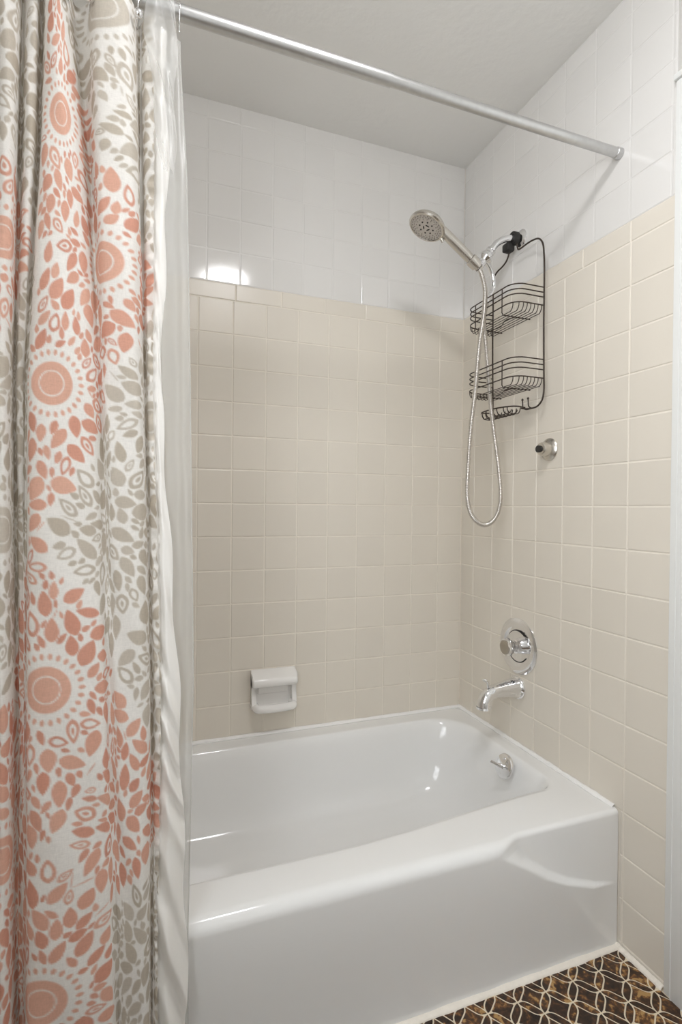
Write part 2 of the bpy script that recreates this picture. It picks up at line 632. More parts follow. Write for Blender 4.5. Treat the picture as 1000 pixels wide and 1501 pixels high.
FLY, FLX = -0.7395, -0.0115
pieces = []
for i in range(-30, 60):
    for j in range(-30, 60):
        q = NODE0 + E1 * i + E2 * j
        if q[0] > 0.08 or q[0] < LEFT - 0.05 or q[1] > -0.66 or q[1] < REAR:
            continue
        qx, qy = q + E1, q + E2
        qxy = q + E1 + E2
        for kind, poly in (('spindle', None), ('spindle2', None), ('cushion', None)):
            if kind == 'spindle':
                a, b = (q, qx) if tuple(np.round(q, 5)) <= tuple(np.round(qx, 5)) else (qx, q)
                poly = spindle(a, b)
            elif kind == 'spindle2':
                a, b = (q, qy) if tuple(np.round(q, 5)) <= tuple(np.round(qy, 5)) else (qy, q)
                poly = spindle(a, b)
            else:
                poly = cushion(q, qy, qxy, qx)
            if area(poly) < 0:
                poly = poly[::-1]
            poly = shrink(poly, GAP)
            poly = [np.array(p) for p in poly]
            poly = clip_poly(poly, 1, FLY, True)
            if len(poly) >= 3:
                poly = clip_poly(poly, 0, FLX, True)
            if len(poly) >= 3:
                poly = clip_poly(poly, 0, LEFT + 0.004, False)
            if len(poly) < 3 or abs(area(poly)) < 2e-5:
                continue
            c = np.mean(poly, axis=0)
            pieces.append((c, poly, 'cushion_tile' if kind == 'cushion' else 'spindle_tile'))


def px_vis(c):
    u = project(np.array([[c[0], c[1], 0.0]]))[0]
    return u


cand = []
for idx, (c, poly, nm) in enumerate(pieces):
    dist = np.linalg.norm(np.array([c[0], c[1], 0]) - CAM)
    u = px_vis(c)
    seen = u[2] > 0 and u[0] > 560 and u[0] < 1040 and u[1] < 1540
    cand.append((0 if seen else 1, abs(c[0] + 0.25) + abs(c[1] + 0.85), idx))
cand.sort()
single = set()
cnt = {'cushion_tile': 0, 'spindle_tile': 0}
for _, _, idx in cand:
    nm = pieces[idx][2]
    if cnt[nm] < (120 if nm == 'cushion_tile' else 220):
        cnt[nm] += 1; single.add(idx)
TH = 0.0011


def piece_geo(poly, base, V, F):
    inner = shrink(poly, 0.0008)
    n = len(poly); k = len(V)
    for p in poly:
        V.append((p[0] - base[0], p[1] - base[1], -0.0005))
    for p in poly:
        V.append((p[0] - base[0], p[1] - base[1], TH * 0.7))
    for p in inner:
        V.append((p[0] - base[0], p[1] - base[1], TH))
    for r in (0, 1):
        for i in range(n):
            j = (i + 1) % n
            F.append((k + r * n + i, k + r * n + j, k + (r + 1) * n + j, k + (r + 1) * n + i))
    F.append(tuple(k + 2 * n + i for i in range(n)))


VR, FR = [], []
for idx, (c, poly, nm) in enumerate(pieces):
    if idx in single:
        V, F = [], []
        piece_geo(poly, c, V, F)
        mk(nm, V, F, M['brown'], floor, smooth=False, loc=(c[0], c[1], 0))
    else:
        piece_geo(poly, (0, 0), VR, FR)
rest = mk('floor_tiles', VR, FR, M['brown'], floor, smooth=False)
rest['kind'] = 'stuff'

# caulk lines along the tub foot and the wall foot
def bead(name, p0, p1, w, hgt, nrm, material, n=120, amp=0.0012):
    p0, p1 = np.array(p0), np.array(p1); nrm = np.array(nrm, float)
    V, F = [], []
    for i in range(n + 1):
        t = i / n; c = p0 + (p1 - p0) * t
        j = 1 + amp / w * (math.sin(t * 57) + 0.7 * math.sin(t * 131 + 1) + 0.5 * math.sin(t * 23))
        for k in range(6):
            a = math.pi / 2 * k / 5
            V.append(c + nrm * w * j * math.cos(a) + np.array([0, 0, hgt * j * math.sin(a)]))
    for i in range(n):
        for k in range(5):
            a = i * 6 + k
            F.append((a, a + 1, a + 7, a + 6))
    o = mk(name, V, F, material)
    return o


structure(bead('trim_1', (LEFT, -0.7272, 0.0), (0.0, -0.7272, 0.0), 0.0125, 0.007, (0, -1, 0), M['caulk'], 160), 'cream caulk line along the tub foot')
structure(bead('trim_2', (-0.0005, -0.727, 0.0), (-0.0005, EDGE, 0.0), 0.0115, 0.009, (-1, 0, 0), M['caulk'], 40, 0.0008), 'cream caulk line along the wall foot')
structure(bead('trim_3', (LEFT, -0.0003, RIM - 0.0005), (0.0, -0.0003, RIM - 0.0005), 0.009, 0.008, (0, -1, 0), M['white_caulk'], 160, 0.0005), 'white caulk line where tub meets back wall')
structure(bead('trim_4', (-0.0003, 0.0, RIM - 0.0005), (-0.0003, -0.715, RIM - 0.0005), 0.009, 0.008, (-1, 0, 0), M['white_caulk'], 90, 0.0008), 'white caulk line where tub meets right wall')

# ------------------------------------------------------------------ bathtub
def smooth01(t):
    t = np.clip(t, 0, 1)
    return t * t * (3 - 2 * t)


_zc = [0.10, 0.15, 0.165, 0.178, 0.208, 0.239, 0.29, 0.329, 0.345]
_xc = [0.20, 0.06, -0.02, -0.085, -0.170, -0.232, -0.307, -0.352, -0.368]
# how far the apron stands out: the main face bellies out, the end towards the wall is flat
def apron_S(x, z):
    return smooth01((np.interp(z, _zc, _xc) - x) / (0.030 + 0.055 * smooth01((z - 0.27) / 0.065)) + 0.5)


def apron_off(x, z):
    prof = 0.024 * smooth01(z / 0.36)
    return prof * apron_S(x, z) * smooth01(-x / 0.10)


def rr_loop(x0, x1, y0, y1, rads, ns, nc, tf):
    """rounded rectangle loop (CCW from above), corners: front-left, front-right, back-right, back-left"""
    pts = []
    cs = [(x0, y0, 180), (x1, y0, 270), (x1, y1, 0), (x0, y1, 90)]
    arcs = []
    for (cx, cy, a0), r in zip(cs, rads):
        ox = cx + (r if cx == x0 else -r); oy = cy + (r if cy == y0 else -r)
        arcs.append([(ox + r * math.cos(math.radians(a0 + 90 * k / (nc - 1))), oy + r * math.sin(math.radians(a0 + 90 * k / (nc - 1)))) for k in range(nc)])
    for i in range(4):
        pts += arcs[i]
        a = arcs[i][-1]; b = arcs[(i + 1) % 4][0]
        n = ns[i]
        for k in range(1, n):
            t = tf(k / n) if i == 0 else k / n
            pts.append((a[0] + (b[0] - a[0]) * t, a[1] + (b[1] - a[1]) * t))
    return np.array(pts)


NS = (300, 20, 40, 20); NC = 9
tf = lambda t: 1 - (1 - t) ** 1.8
outer = rr_loop(LEFT + 0.002, -0.001, -0.727, -0.001, (0.002,) * 4, NS, NC, tf)
rim_in = rr_loop(-1.46, -0.058, -0.640, -0.068, (0.10, 0.060, 0.135, 0.12), NS, NC, tf)
# the front edge of the opening closes in slightly towards the fittings
k_ = (rim_in[:, 1] < -0.4)
rim_in[k_, 1] += 0.055 * smooth01((rim_in[k_, 0] + 0.75) / 0.70) * smooth01((-rim_in[k_, 1] - 0.40) / 0.15)
bottom = rr_loop(-1.24, -0.215, -0.560, -0.175, (0.12, 0.10, 0.12, 0.12), NS, NC, tf)
NL = len(outer)
front = outer[:, 1] < -0.72
loops = []


def outer_loop(z):
    L_ = np.c_[outer, np.full(NL, z)]
    L_[front, 1] -= apron_off(outer[front, 0], z)
    return L_


for z in np.linspace(0, 0.315, 100):
    loops.append(outer_loop(z))
topo = outer_loop(0.32)
Rr = np.where(front, 0.012 + 0.014 * apron_S(outer[:, 0], 0.335), 0.004)
cen = outer.copy()
for k in range(0, 9):
    a = math.pi / 2 * k / 8
    L_ = np.c_[topo[:, :2], np.full(NL, 0.0)]
    L_[front, 1] = topo[front, 1] + Rr[front] * (1 - math.cos(a))
    L_[:, 2] = RIM - Rr + Rr * math.sin(a)
    loops.append(L_)
deck0 = loops[-1].copy()
inn = np.c_[rim_in, np.full(NL, RIM)]
for t in (0.25, 0.5, 0.75, 0.92):
    L_ = deck0 + (inn - deck0) * t
    L_[:, 2] = RIM - 0.0012 * t
    loops.append(L_)
for z, f in ((RIM - 0.0015, 0.0), (RIM - 0.003, 0.018), (RIM - 0.0065, 0.045), (RIM - 0.013, 0.080), (RIM - 0.026, 0.125), (0.285, 0.19), (0.25, 0.265),
             (0.21, 0.34), (0.175, 0.43), (0.148, 0.54), (0.128, 0.67), (0.115, 0.82), (0.108, 1.0)):
    xy = rim_in + (bottom - rim_in) * f
    loops.append(np.c_[xy, np.full(NL, z)])
bc = np.array([-0.70, -0.37])
for s, z in ((0.8, 0.105), (0.5, 0.103), (0.2, 0.1015)):
    loops.append(np.c_[bc + (bottom - bc) * s, np.full(NL, z)])
V = np.concatenate(loops)
F = []
for i in range(len(loops) - 1):
    for k in range(NL):
        k2 = (k + 1) % NL
        F.append((i * NL + k, i * NL + k2, (i + 1) * NL + k2, (i + 1) * NL + k))
F.append(tuple(range((len(loops) - 1) * NL, len(loops) * NL)))
tub_root = empty('bathtub', (LEFT / 2, -0.36, 0))
tag(tub_root, 'white enamelled alcove bathtub with glossy rolled front rim', 'bathtub')
basin = mk('basin', V, F, M['enamel'])
adopt(tub_root, basin)

# overflow plate with trip lever on the end wall of the basin
ov = hit(739, 1123, 0, -0.106)
n_ov = Vector((-0.93, 0.0, 0.30)).normalized()
plate = lathe('overflow_plate', Vector(ov) - n_ov * 0.004, n_ov, [(0.0, 0), (0.036, 0), (0.0365, 0.004), (0.034, 0.008), (0.022, 0.011), (0.0, 0.012)], M['chrome'], n=40)
adopt(tub_root, plate)
lv = Vector(ov) + n_ov * 0.008
bmv = bmesh.new()
add_tube(bmv, [lv, lv + n_ov * 0.012], 0.006, 12)
add_tube(bmv, [lv + n_ov * 0.010 + Vector((0, -0.016, -0.001)), lv + n_ov * 0.016, lv + n_ov * 0.024 + Vector((-0.004, 0.018, 0.002))], [0.004, 0.005, 0.0042], 10)
lever = from_bm('trip_lever', bmv, M['chrome'], None, angle=50)
lever.parent = plate
sc_ = []
for s in (-1, 1):
    so = lathe('screw', Vector(ov) + n_ov * 0.004 + Vector((0.006 * s, 0, 0.022 * s)), n_ov, [(0.004, 0), (0.004, 0.0035), (0.0, 0.005)], M['chrome'], n=12)
    so.parent = plate
drain = lathe('drain', (-0.33, -0.37, 0.1045), (0, 0, 1), [(0.0, 0.002), (0.020, 0.002), (0.026, 0.003), (0.034, 0.0035), (0.036, 0.0)], M['chrome'], n=32)
adopt(tub_root, drain)

# ------------------------------------------------------------------ tub spout
sp = empty('tub_spout', (0, -0.337, 0.53))
tag(sp, 'chrome tub spout with diverter tab below the round mixing valve', 'spout')
SY = -0.337
axis_pts = spline([(0.0, SY, 0.527), (-0.025, SY, 0.528), (-0.06, SY, 0.527), (-0.092, SY, 0.524), (-0.115, SY, 0.513), (-0.126, SY, 0.494), (-0.128, SY, 0.480)], 8)
rad = []
for i in range(len(axis_pts)):
    t = i / (len(axis_pts) - 1)
    rad.append(float(np.interp(t, [0, 0.12, 0.35, 0.6, 0.8, 1.0], [0.036, 0.031, 0.0235, 0.0200, 0.0220, 0.0240])))
body = tube('spout_body', axis_pts, rad, M['chrome'], sides=32)
fl = lathe('flange', (-0.001, SY, 0.527), (-1, 0, 0), [(0.0, 0), (0.036, 0), (0.037, 0.004), (0.034, 0.010), (0.028, 0.014)], M['chrome'], n=40)
bmv = bmesh.new()
add_tube(bmv, [(-0.112, SY, 0.538), (-0.116, SY, 0.556), (-0.126, SY, 0.562), (-0.133, SY, 0.566)], [0.006, 0.004, 0.0045, 0.003], 10)
dv = from_bm('diverter_tab', bmv, M['chrome'], None, angle=50)
ao = lathe('aerator', (-0.128, SY, 0.480), (0.02, 0, -1), [(0.0, -0.002), (0.0245, -0.002), (0.0245, 0.005), (0.017, 0.0055), (0.015, 0.001), (0.0, 0.001)], M['chrome'], n=32)
adopt(sp, body, fl, dv, ao)

# ------------------------------------------------------------------ mixing valve
VC = Vector((0, -0.337, 0.661))
va = empty('mixing_valve', VC)
tag(va, 'round chrome mixing valve plate with projecting knob on the tiled wall', 'valve')
esc = lathe('escutcheon', VC, (-1, 0, 0), [(0.0, 0.004), (0.058, 0.0045), (0.062, 0.0075), (0.066, 0.0085), (0.084, 0.006), (0.089, 0.003), (0.0895, 0.0), (0.0, 0.0)], M['chrome'], n=64)
stem = lathe('stem', VC, (-1, 0, 0), [(0.023, 0.004), (0.023, 0.014), (0.0185, 0.017), (0.0185, 0.026), (0.0150, 0.028), (0.0150, 0.040)], M['chrome'], n=32)
bmv = bmesh.new()
kn = 48
rk = [0.0265 + 0.0016 * math.cos(2 * math.pi * k / kn * 12) for k in range(kn)]
ringsv = []
for r_s, h in ((0.70, 0.033), (0.95, 0.035), (1.0, 0.039), (1.0, 0.049), (0.95, 0.053)):
    ringsv.append([bmv.verts.new(VC + Vector((-h, rk[k] * r_s * math.cos(2 * math.pi * k / kn), rk[k] * r_s * math.sin(2 * math.pi * k / kn)))) for k in range(kn)])
for a, b in zip(ringsv, ringsv[1:]):
    for k in range(kn):
        bmv.faces.new((a[k], a[(k + 1) % kn], b[(k + 1) % kn], b[k]))
bmv.faces.new(ringsv[0]); bmv.faces.new(ringsv[-1])
knob = from_bm('knob', bmv, M['chrome'], None, angle=40)
kf = lathe('knob_cap', VC + Vector((-0.0525, 0, 0)), (-1, 0, 0), [(0.0225, 0), (0.0225, 0.002), (0.019, 0.0035), (0.0, 0.0042)], M['brass_tint'], n=32)
kf.parent = knob
adopt(va, esc, stem, knob)


def text_on_wall(body_, y, z, size, parent, rot=0.0, xoff=-0.0095):
    cu = bpy.data.curves.new('lettering', 'FONT')
    cu.body = body_; cu.size = size; cu.align_x = 'CENTER'; cu.align_y = 'CENTER'; cu.extrude = 0.0003
    o = bpy.data.objects.new('lettering', cu)
    COL.objects.link(o)
    me = bpy.data.meshes.new_from_object(o.evaluated_get(bpy.context.evaluated_depsgraph_get()))
    bpy.data.objects.remove(o)
    me.materials.append(M['dark'])
    t = bpy.data.objects.new('lettering', me)
    COL.objects.link(t)
    # text plane faces -x, reads along -y (left to right as seen from the tub)
    t.matrix_world = Matrix(((0, 0, -1, xoff), (-1, 0, 0, y), (0, 1, 0, z), (0, 0, 0, 1))) @ Matrix.Rotation(rot, 4, 'Z')
    t.parent = parent
    return t


bpy.context.view_layer.update()
text_on_wall('OFF', -0.378, 0.704, 0.014, esc, -0.7)
text_on_wall('C', -0.287, 0.631, 0.013, esc, 0.6)
# engraved arcs on the escutcheon
for a0, a1 in ((35, 135), (215, 320)):
    pts = [VC + Vector((-0.0088, 0.050 * math.cos(math.radians(a)), 0.050 * math.sin(math.radians(a)))) + Vector((0.0036, 0, 0)) for a in np.linspace(a0, a1, 20)]
    t = tube('engraved_arc', pts, [0.0004 + 0.0012 * math.sin(math.pi * k / 19) for k in range(20)], M['rubber'], esc, sides=6)

# ------------------------------------------------------------------ round wall holder below the caddy
kc = hit(806, 659, 0, 0)
wk = empty('wall_holder', kc)
tag(wk, 'brushed nickel round holder on the tiles below the wire caddy', 'holder')
KC = Vector((0, kc[1], kc[2]))
a1 = lathe('base_plate', KC, (-1, 0, 0), [(0.0, 0.0), (0.033, 0.0), (0.034, 0.003), (0.031, 0.007), (0.020, 0.012)], M['nickel'], n=40)
a2 = lathe('post', KC, (-1, 0, 0), [(0.0215, 0.010), (0.0205, 0.016), (0.0200, 0.030), (0.0180, 0.0345), (0.013, 0.0365), (0.0, 0.037)], M['nickel'], n=36)
a3 = lathe('tip', KC, (-1, 0, 0), [(0.0095, 0.036), (0.0105, 0.038), (0.0105, 0.044), (0.0, 0.0445)], M['rubber'], n=28)
adopt(wk, a1, a2, a3)

# ------------------------------------------------------------------ soap dish on the back wall
sd = empty('soap_dish', (-0.727, 0, 0.425))
tag(sd, 'white ceramic soap dish with grab bar set in the beige tiles', 'soap dish')
DX0, DX1, DZ0, DZ1 = -0.803, -0.653, 0.432, 0.562


def extrude_x(name, prof, x0, x1, material, bevel=0.004, seg=3):
    bm = bmesh.new()
    a = [bm.verts.new((x0, y, z)) for y, z in prof]
    b = [bm.verts.new((x1, y, z)) for y, z in prof]
    n = len(prof)
    fa = bm.faces.new(a); fb = bm.faces.new(b[::-1])
    for i in range(n):
        bm.faces.new((a[i], b[i], b[(i + 1) % n], a[(i + 1) % n]))
    if bevel:
        es = list(fa.edges) + list(fb.edges)
        bmesh.ops.bevel(bm, geom=es, offset=bevel, segments=seg, affect='EDGES', profile=0.5)
    return from_bm(name, bm, material, None, angle=60)


bp_ = [(0.0, DZ0 + 0.004), (0.0, DZ1)]
plate_ = boxes('back_plate', [((DX0, -0.008, DZ0), (DX1, 0.0005, DZ1))], M['ceramic'], bevel=0.003)
hood_prof = [(0.0, DZ1), (-0.012, DZ1 - 0.001)]
for k in range(9):
    a = math.radians(80 - 150 * k / 8)
    hood_prof.append((-0.034 - 0.016 * math.cos(a), DZ1 - 0.034 + 0.017 * math.sin(a)))
hood_prof += [(-0.022, DZ1 - 0.050), (0.0, DZ1 - 0.056)]
hood = extrude_x('hood', hood_prof, DX0, DX1, M['ceramic'], 0.006)
zb = DZ0 + 0.0135
bar_pts = spline([(DX0 + 0.012, 0.0, zb), (DX0 + 0.012, -0.024, zb), (DX0 + 0.016, -0.042, zb), (DX0 + 0.030, -0.048, zb), (DX0 + 0.075, -0.049, zb - 0.0015),
                  (DX1 - 0.030, -0.048, zb), (DX1 - 0.016, -0.042, zb), (DX1 - 0.012, -0.024, zb), (DX1 - 0.012, 0.0, zb)], 8)
tray = tube('grab_bar', bar_pts, 0.0132, M['ceramic'], sides=20)
shelf = extrude_x('shelf', [(0.0, DZ0 + 0.014), (-0.030, DZ0 + 0.011), (-0.040, DZ0 + 0.009), (-0.040, DZ0 + 0.003), (0.0, DZ0 + 0.001)], DX0 + 0.008, DX1 - 0.008, M['ceramic'], 0.002)
cheeks = []
for x0, x1 in ((DX0, DX0 + 0.015), (DX1 - 0.015, DX1)):
    cheeks.append(extrude_x('cheek', [(0.0, DZ0 + 0.004), (-0.024, DZ0 + 0.006), (-0.036, DZ0 + 0.020), (-0.025, DZ0 + 0.040), (-0.020, DZ0 + 0.066), (-0.034, DZ1 - 0.032), (0.0, DZ1 - 0.008)], x0, x1, M['ceramic'], 0.004))
# raised back pad in the recess
pad = boxes('recess_pad', [((DX0 + 0.022, -0.014, DZ0 + 0.050), (DX1 - 0.026, -0.006, DZ0 + 0.084))], M['ceramic'], bevel=0.0038, seg=3)
adopt(sd, plate_, hood, tray, shelf, pad, *cheeks)

# ------------------------------------------------------------------ shower arm
AY = -0.325
ar = empty('shower_outlet', (0, AY, 1.972))
tag(ar, 'bent chrome shower arm with round wall flange above the caddy', 'shower arm')
f1 = lathe('flange', (0.0005, AY, 1.972), (-1, 0, 0), [(0.0, 0), (0.030, 0.0), (0.030, 0.003), (0.022, 0.010), (0.013, 0.013)], M['chrome'], n=40)
arm_pts = spline([(0.0, AY, 1.972), (-0.035, AY, 1.969), (-0.066, AY, 1.960), (-0.092, AY, 1.943), (-0.110, AY, 1.921), (-0.124, AY, 1.903)], 8)
f2 = tube('pipe', arm_pts, 0.0105, M['chrome'], sides=20)
ad = Vector((-0.124 + 0.110, 0, 1.903 - 1.921)).normalized()
f3 = lathe('nut', Vector((-0.113, AY, 1.917)), ad, [(0.011, 0), (0.0155, 0.001), (0.0155, 0.007), (0.0145, 0.008), (0.0145, 0.012), (0.0155, 0.013), (0.0155, 0.017), (0.012, 0.019), (0.012, 0.026)], M['chrome'], n=24)
adopt(ar, f1, f2, f3)

# ------------------------------------------------------------------ hand shower in its bracket
hs = empty('hand_shower', (-0.16, AY, 1.86))
tag(hs, 'brushed nickel hand shower with looping metal hose', 'hand shower')
bs = Vector((-0.130, AY, 1.895))
h1 = lathe('swivel_bracket', bs, ad, [(0.012, -0.004), (0.0205, -0.001), (0.0225, 0.006), (0.0225, 0.014), (0.018, 0.019), (0.0135, 0.024), (0.0135, 0.045), (0.0, 0.047)], M['chrome'], n=32)
HB = Vector((-0.170, AY - 0.012, 1.851))       # lower end of the handle
HT = Vector((-0.296, AY - 0.006, 1.943))       # where handle meets the head
hd = (HT - HB).normalized()
cradle = lathe('cradle', HB + hd * 0.004, hd, [(0.0145, 0), (0.0175, 0.0), (0.0185, 0.012), (0.0185, 0.027), (0.0165, 0.029)], M['nickel'], n=28)
bmv = bmesh.new()
add_tube(bmv, [Vector((-0.152, AY, 1.866)), HB + hd * 0.016], [0.0125, 0.0125], 16)
cl = from_bm('cradle_arm', bmv, M['chrome'], None, angle=50)
HC = Vector((-0.341, AY, 1.952))
vw = (Vector(CAM) - HC).normalized()
rt = Vector(RIGHT); up_ = Vector(UP)
scr = (rt * -0.43 + up_ * -0.90)
scr = (scr - vw * scr.dot(vw)).normalized()
NF = (vw * 0.62 + scr * 0.785).normalized()     # the way the spray face looks
back = HC - NF * 0.016
hp = spline([HB - hd * 0.004, HB + hd * 0.05, HB + hd * 0.10, HT, back + (HT - back) * 0.35 - NF * 0.004, back], 8)
hr = [float(np.interp(i / (len(hp) - 1), [0, 0.2, 0.45, 0.62, 0.72, 0.85, 1], [0.0125, 0.0148, 0.0152, 0.0135, 0.0125, 0.0155, 0.024])) for i in range(len(hp))]
handle = tube('handle', hp, hr, M['nickel'], sides=28)
endc = lathe('end_cap', HB - hd * 0.006, hd, [(0.0, 0), (0.0125, 0.0), (0.0125, 0.003)], M['dark'], n=24)
endc.parent = handle
head = lathe('head', HC - NF * 0.022, NF, [(0.0, -0.004), (0.018, -0.003), (0.034, 0.004), (0.047, 0.012), (0.0545, 0.020), (0.0570, 0.026), (0.0570, 0.030), (0.0535, 0.0335), (0.0505, 0.0335), (0.0495, 0.031)], M['nickel'], n=64)
face = lathe('spray_face', HC - NF * 0.022, NF, [(0.0500, 0.0308), (0.030, 0.0318), (0.0, 0.0322)], M['face_grey'], n=64)
face.parent = head
fu, fv, fw = frame_of(NF)
FC = HC + NF * 0.0098
bmv = bmesh.new(); bmg = bmesh.new()


def dot(bm, r, a, w, l, h=0.0016):
    a = math.radians(a)
    dr = fu * math.cos(a) + fv * math.sin(a); tn = fw.cross(dr)
    c = FC + dr * r
    ring = [bm.verts.new(c + dr * (w * math.cos(2 * math.pi * k / 10)) + tn * (l * math.sin(2 * math.pi * k / 10)) + fw * h * 0.0) for k in range(10)]
    top = [bm.verts.new(v.co + fw * h) for v in ring]
    bm.faces.new(top)
    for k in range(10):
        bm.faces.new((ring[k], ring[(k + 1) % 10], top[(k + 1) % 10], top[k]))


for k in range(8):
    dot(bmv, 0.0215, 22 + 45 * k, 0.0023, 0.0023)
for k in range(3):
    dot(bmv, 0.0085, 70 + 120 * k, 0.0016, 0.0062)
for k in range(26):
    dot(bmg, 0.0445, 360 / 26 * k, 0.0014, 0.0014)
    dot(bmg, 0.0385, 360 / 26 * (k + 0.5), 0.0012, 0.0012)
for k in range(16):
    dot(bmg, 0.032, 360 / 16 * (k + 0.25), 0.0011, 0.0011)
nz1 = from_bm('spray_nozzles', bmv, M['dark'], head, smooth=False); nz1['kind'] = 'stuff'
nz2 = from_bm('rubber_nozzles', bmg, M['grey_nozzle'], head, smooth=False); nz2['kind'] = 'stuff'
# little selector tab at the rim, on the side towards the handle
td = (Vector(hit(646, 351, 1, AY)) - HC); td = (td - NF * td.dot(NF)).normalized()
tab = tube('selector_tab', [HC + td * 0.050 + NF * 0.004, HC + td * 0.060 + NF * 0.010, HC + td * 0.066 + NF * 0.014], [0.006, 0.0055, 0.0045], M['nickel'], sides=10)
tab.parent = head


def pxs(lst):
    return [hit(u, v, 1, y) for u, v, y in lst]


elbow_px = [(711, 381, -0.330), (719, 394, -0.322), (723.5, 410, -0.318), (723, 424, -0.318), (717, 436, -0.320), (713, 446, -0.322)]
elb = tube('hose_elbow', spline(pxs(elbow_px), 8), 0.0072, M['chrome'], sides=16)
hose_px = [(700, 390, -0.338), (706, 402, -0.343), (711, 424, -0.346), (710.5, 450, -0.346), (707.5, 475, -0.346), (702.5, 508, -0.345), (697, 570, -0.342), (690, 630, -0.338), (686, 690, -0.335),
           (685, 728, -0.333), (690, 752, -0.331), (700, 765, -0.330), (711, 769.5, -0.329), (722, 764, -0.328), (730.5, 750, -0.327), (734, 728, -0.326),
           (731.5, 690, -0.325), (725, 640, -0.324), (719, 590, -0.323), (714.5, 530, -0.322), (710.5, 490, -0.322), (709.5, 466, -0.322), (713, 446, -0.322)]
hpts, hs_ = resample(spline(pxs(hose_px), 14), 0.00125)
hrad = [0.0068 + 0.0011 * math.cos(2 * math.pi * s / 0.0050) for s in hs_]
hose = tube('hose', hpts, hrad, M['hose'], sides=12, sharp=180)
adopt(hs, h1, cradle, cl, handle, head, elb, hose)

# ------------------------------------------------------------------ wire caddy
cd = empty('shower_caddy', (-0.03, -0.345, 1.40))
tag(cd, 'dark bronze wire shower caddy with two baskets hanging from the shower arm', 'caddy')
FX = -0.03; YL, YR = -0.224, -0.469
wr = 0.0026
fp = [(FX, -0.343, 1.944), (FX, -0.349, 1.925), (FX, -0.362, 1.921), (FX, -0.392, 1.922), (FX, -0.420, 1.920), (FX, -0.444, 1.912), (FX, -0.460, 1.892), (FX, YR + 0.003, 1.860), (FX, YR, 1.80), (FX, YR, 1.65), (FX, YR - 0.003, 1.50), (FX, -0.473, 1.455), (FX, -0.466, 1.426), (FX, -0.446, 1.411), (FX, -0.420, 1.409), (FX, -0.40, 1.411), (FX, -0.375, 1.417)]
w1 = tube('frame_wire', spline(fp, 8), wr, M['bronze'], sides=10)
fp2 = [(FX, -0.306, 1.944), (FX, -0.302, 1.925), (FX, -0.290, 1.910), (FX, -0.270, 1.902), (FX, -0.245, 1.897), (FX, -0.229, 1.885), (FX, YL, 1.862), (FX, YL, 1.80), (FX, YL, 1.65), (FX, YL - 0.004, 1.50), (FX, YL - 0.006, 1.432)]
w2 = tube('frame_wire', spline(fp2, 8), wr, M['bronze'], sides=10)
clip_ = lathe('rubber_grip', (-0.018, AY, 1.9705), (-1, 0, -0.05), [(0.0115, 0), (0.0205, 0.0), (0.0205, 0.016), (0.0115, 0.016)], M['rubber'], n=24)
clip2 = boxes('rubber_grip', [((-0.052, -0.325, 1.931), (-0.022, -0.296, 1.957))], M['rubber'], bevel=0.005)
adopt(cd, w1, w2, clip_, clip2)


def loop_pts(xb, xf, yl, yr, z, r, n=7, zf=None):
    """open U from the left rod out to the front and back to the right rod"""
    pts = [(xb, yl, z)]
    for k in range(n):
        a = math.radians(90 * k / (n - 1))
        pts.append((xf + r - r * math.sin(a), yl - r + r * math.cos(a), z))
    for k in range(n):
        a = math.radians(90 * k / (n - 1))
        pts.append((xf + r - r * math.cos(a), yr + r - r * math.sin(a), z))
    pts.append((xb, yr, z))
    return pts


def basket(zs, xf, ylb, yrb):
    b = []
    bmw = bmesh.new()
    objs = []
    for z in zs:
        objs.append(tube('basket_wire', loop_pts(FX, xf, YL, yrb, z, 0.038), 0.0019, M['bronze'], sides=8))
    # floor wires run along the wall and turn up to the lowest rim wire at both ends
    zr = zs[-1]; zf = zr - 0.022
    for k in range(8):
        x = FX - 0.008 - (abs(xf - FX) - 0.016) * k / 7
        inset = 0.0
        d = x - xf
        if d < 0.038:
            inset = 0.038 - math.sqrt(max(0, 0.038 ** 2 - (0.038 - d) ** 2))
        yl, yr = YL - inset, yrb + inset
        pts = [(x, yl, zr), (x, yl - 0.002, zr - 0.012), (x, yl - 0.011, zf), (x, yl - 0.03, zf), (x, yr + 0.03, zf), (x, yr + 0.011, zf), (x, yr + 0.002, zr - 0.012), (x, yr, zr)]
        objs.append(tube('floor_wire', spline(pts, 5), 0.0013, M['bronze'], sides=6))
    for y in (YL - 0.055, yrb + 0.055):
        objs.append(tube('cross_wire', [(FX - 0.004, y, zf - 0.002), (xf + 0.004, y, zf - 0.002), (xf, y, zf + 0.004), (xf, y, zs[0])], 0.0017, M['bronze'], sides=6))
    # wavy ornament in the basket floor
    orn = [(FX - 0.052 + 0.011 * math.sin(t * 2 * math.pi), YL - 0.06 + (yrb - YL + 0.12) * t, zf + 0.001) for t in np.linspace(0, 1, 24)]
    objs.append(tube('floor_scroll', orn, 0.0016, M['bronze'], sides=6))
    adopt(cd, *objs)


basket((1.757, 1.742, 1.728, 1.704), -0.137, YL, YR)
basket((1.543, 1.528, 1.513, 1.488), -0.137, YL, YR - 0.004)
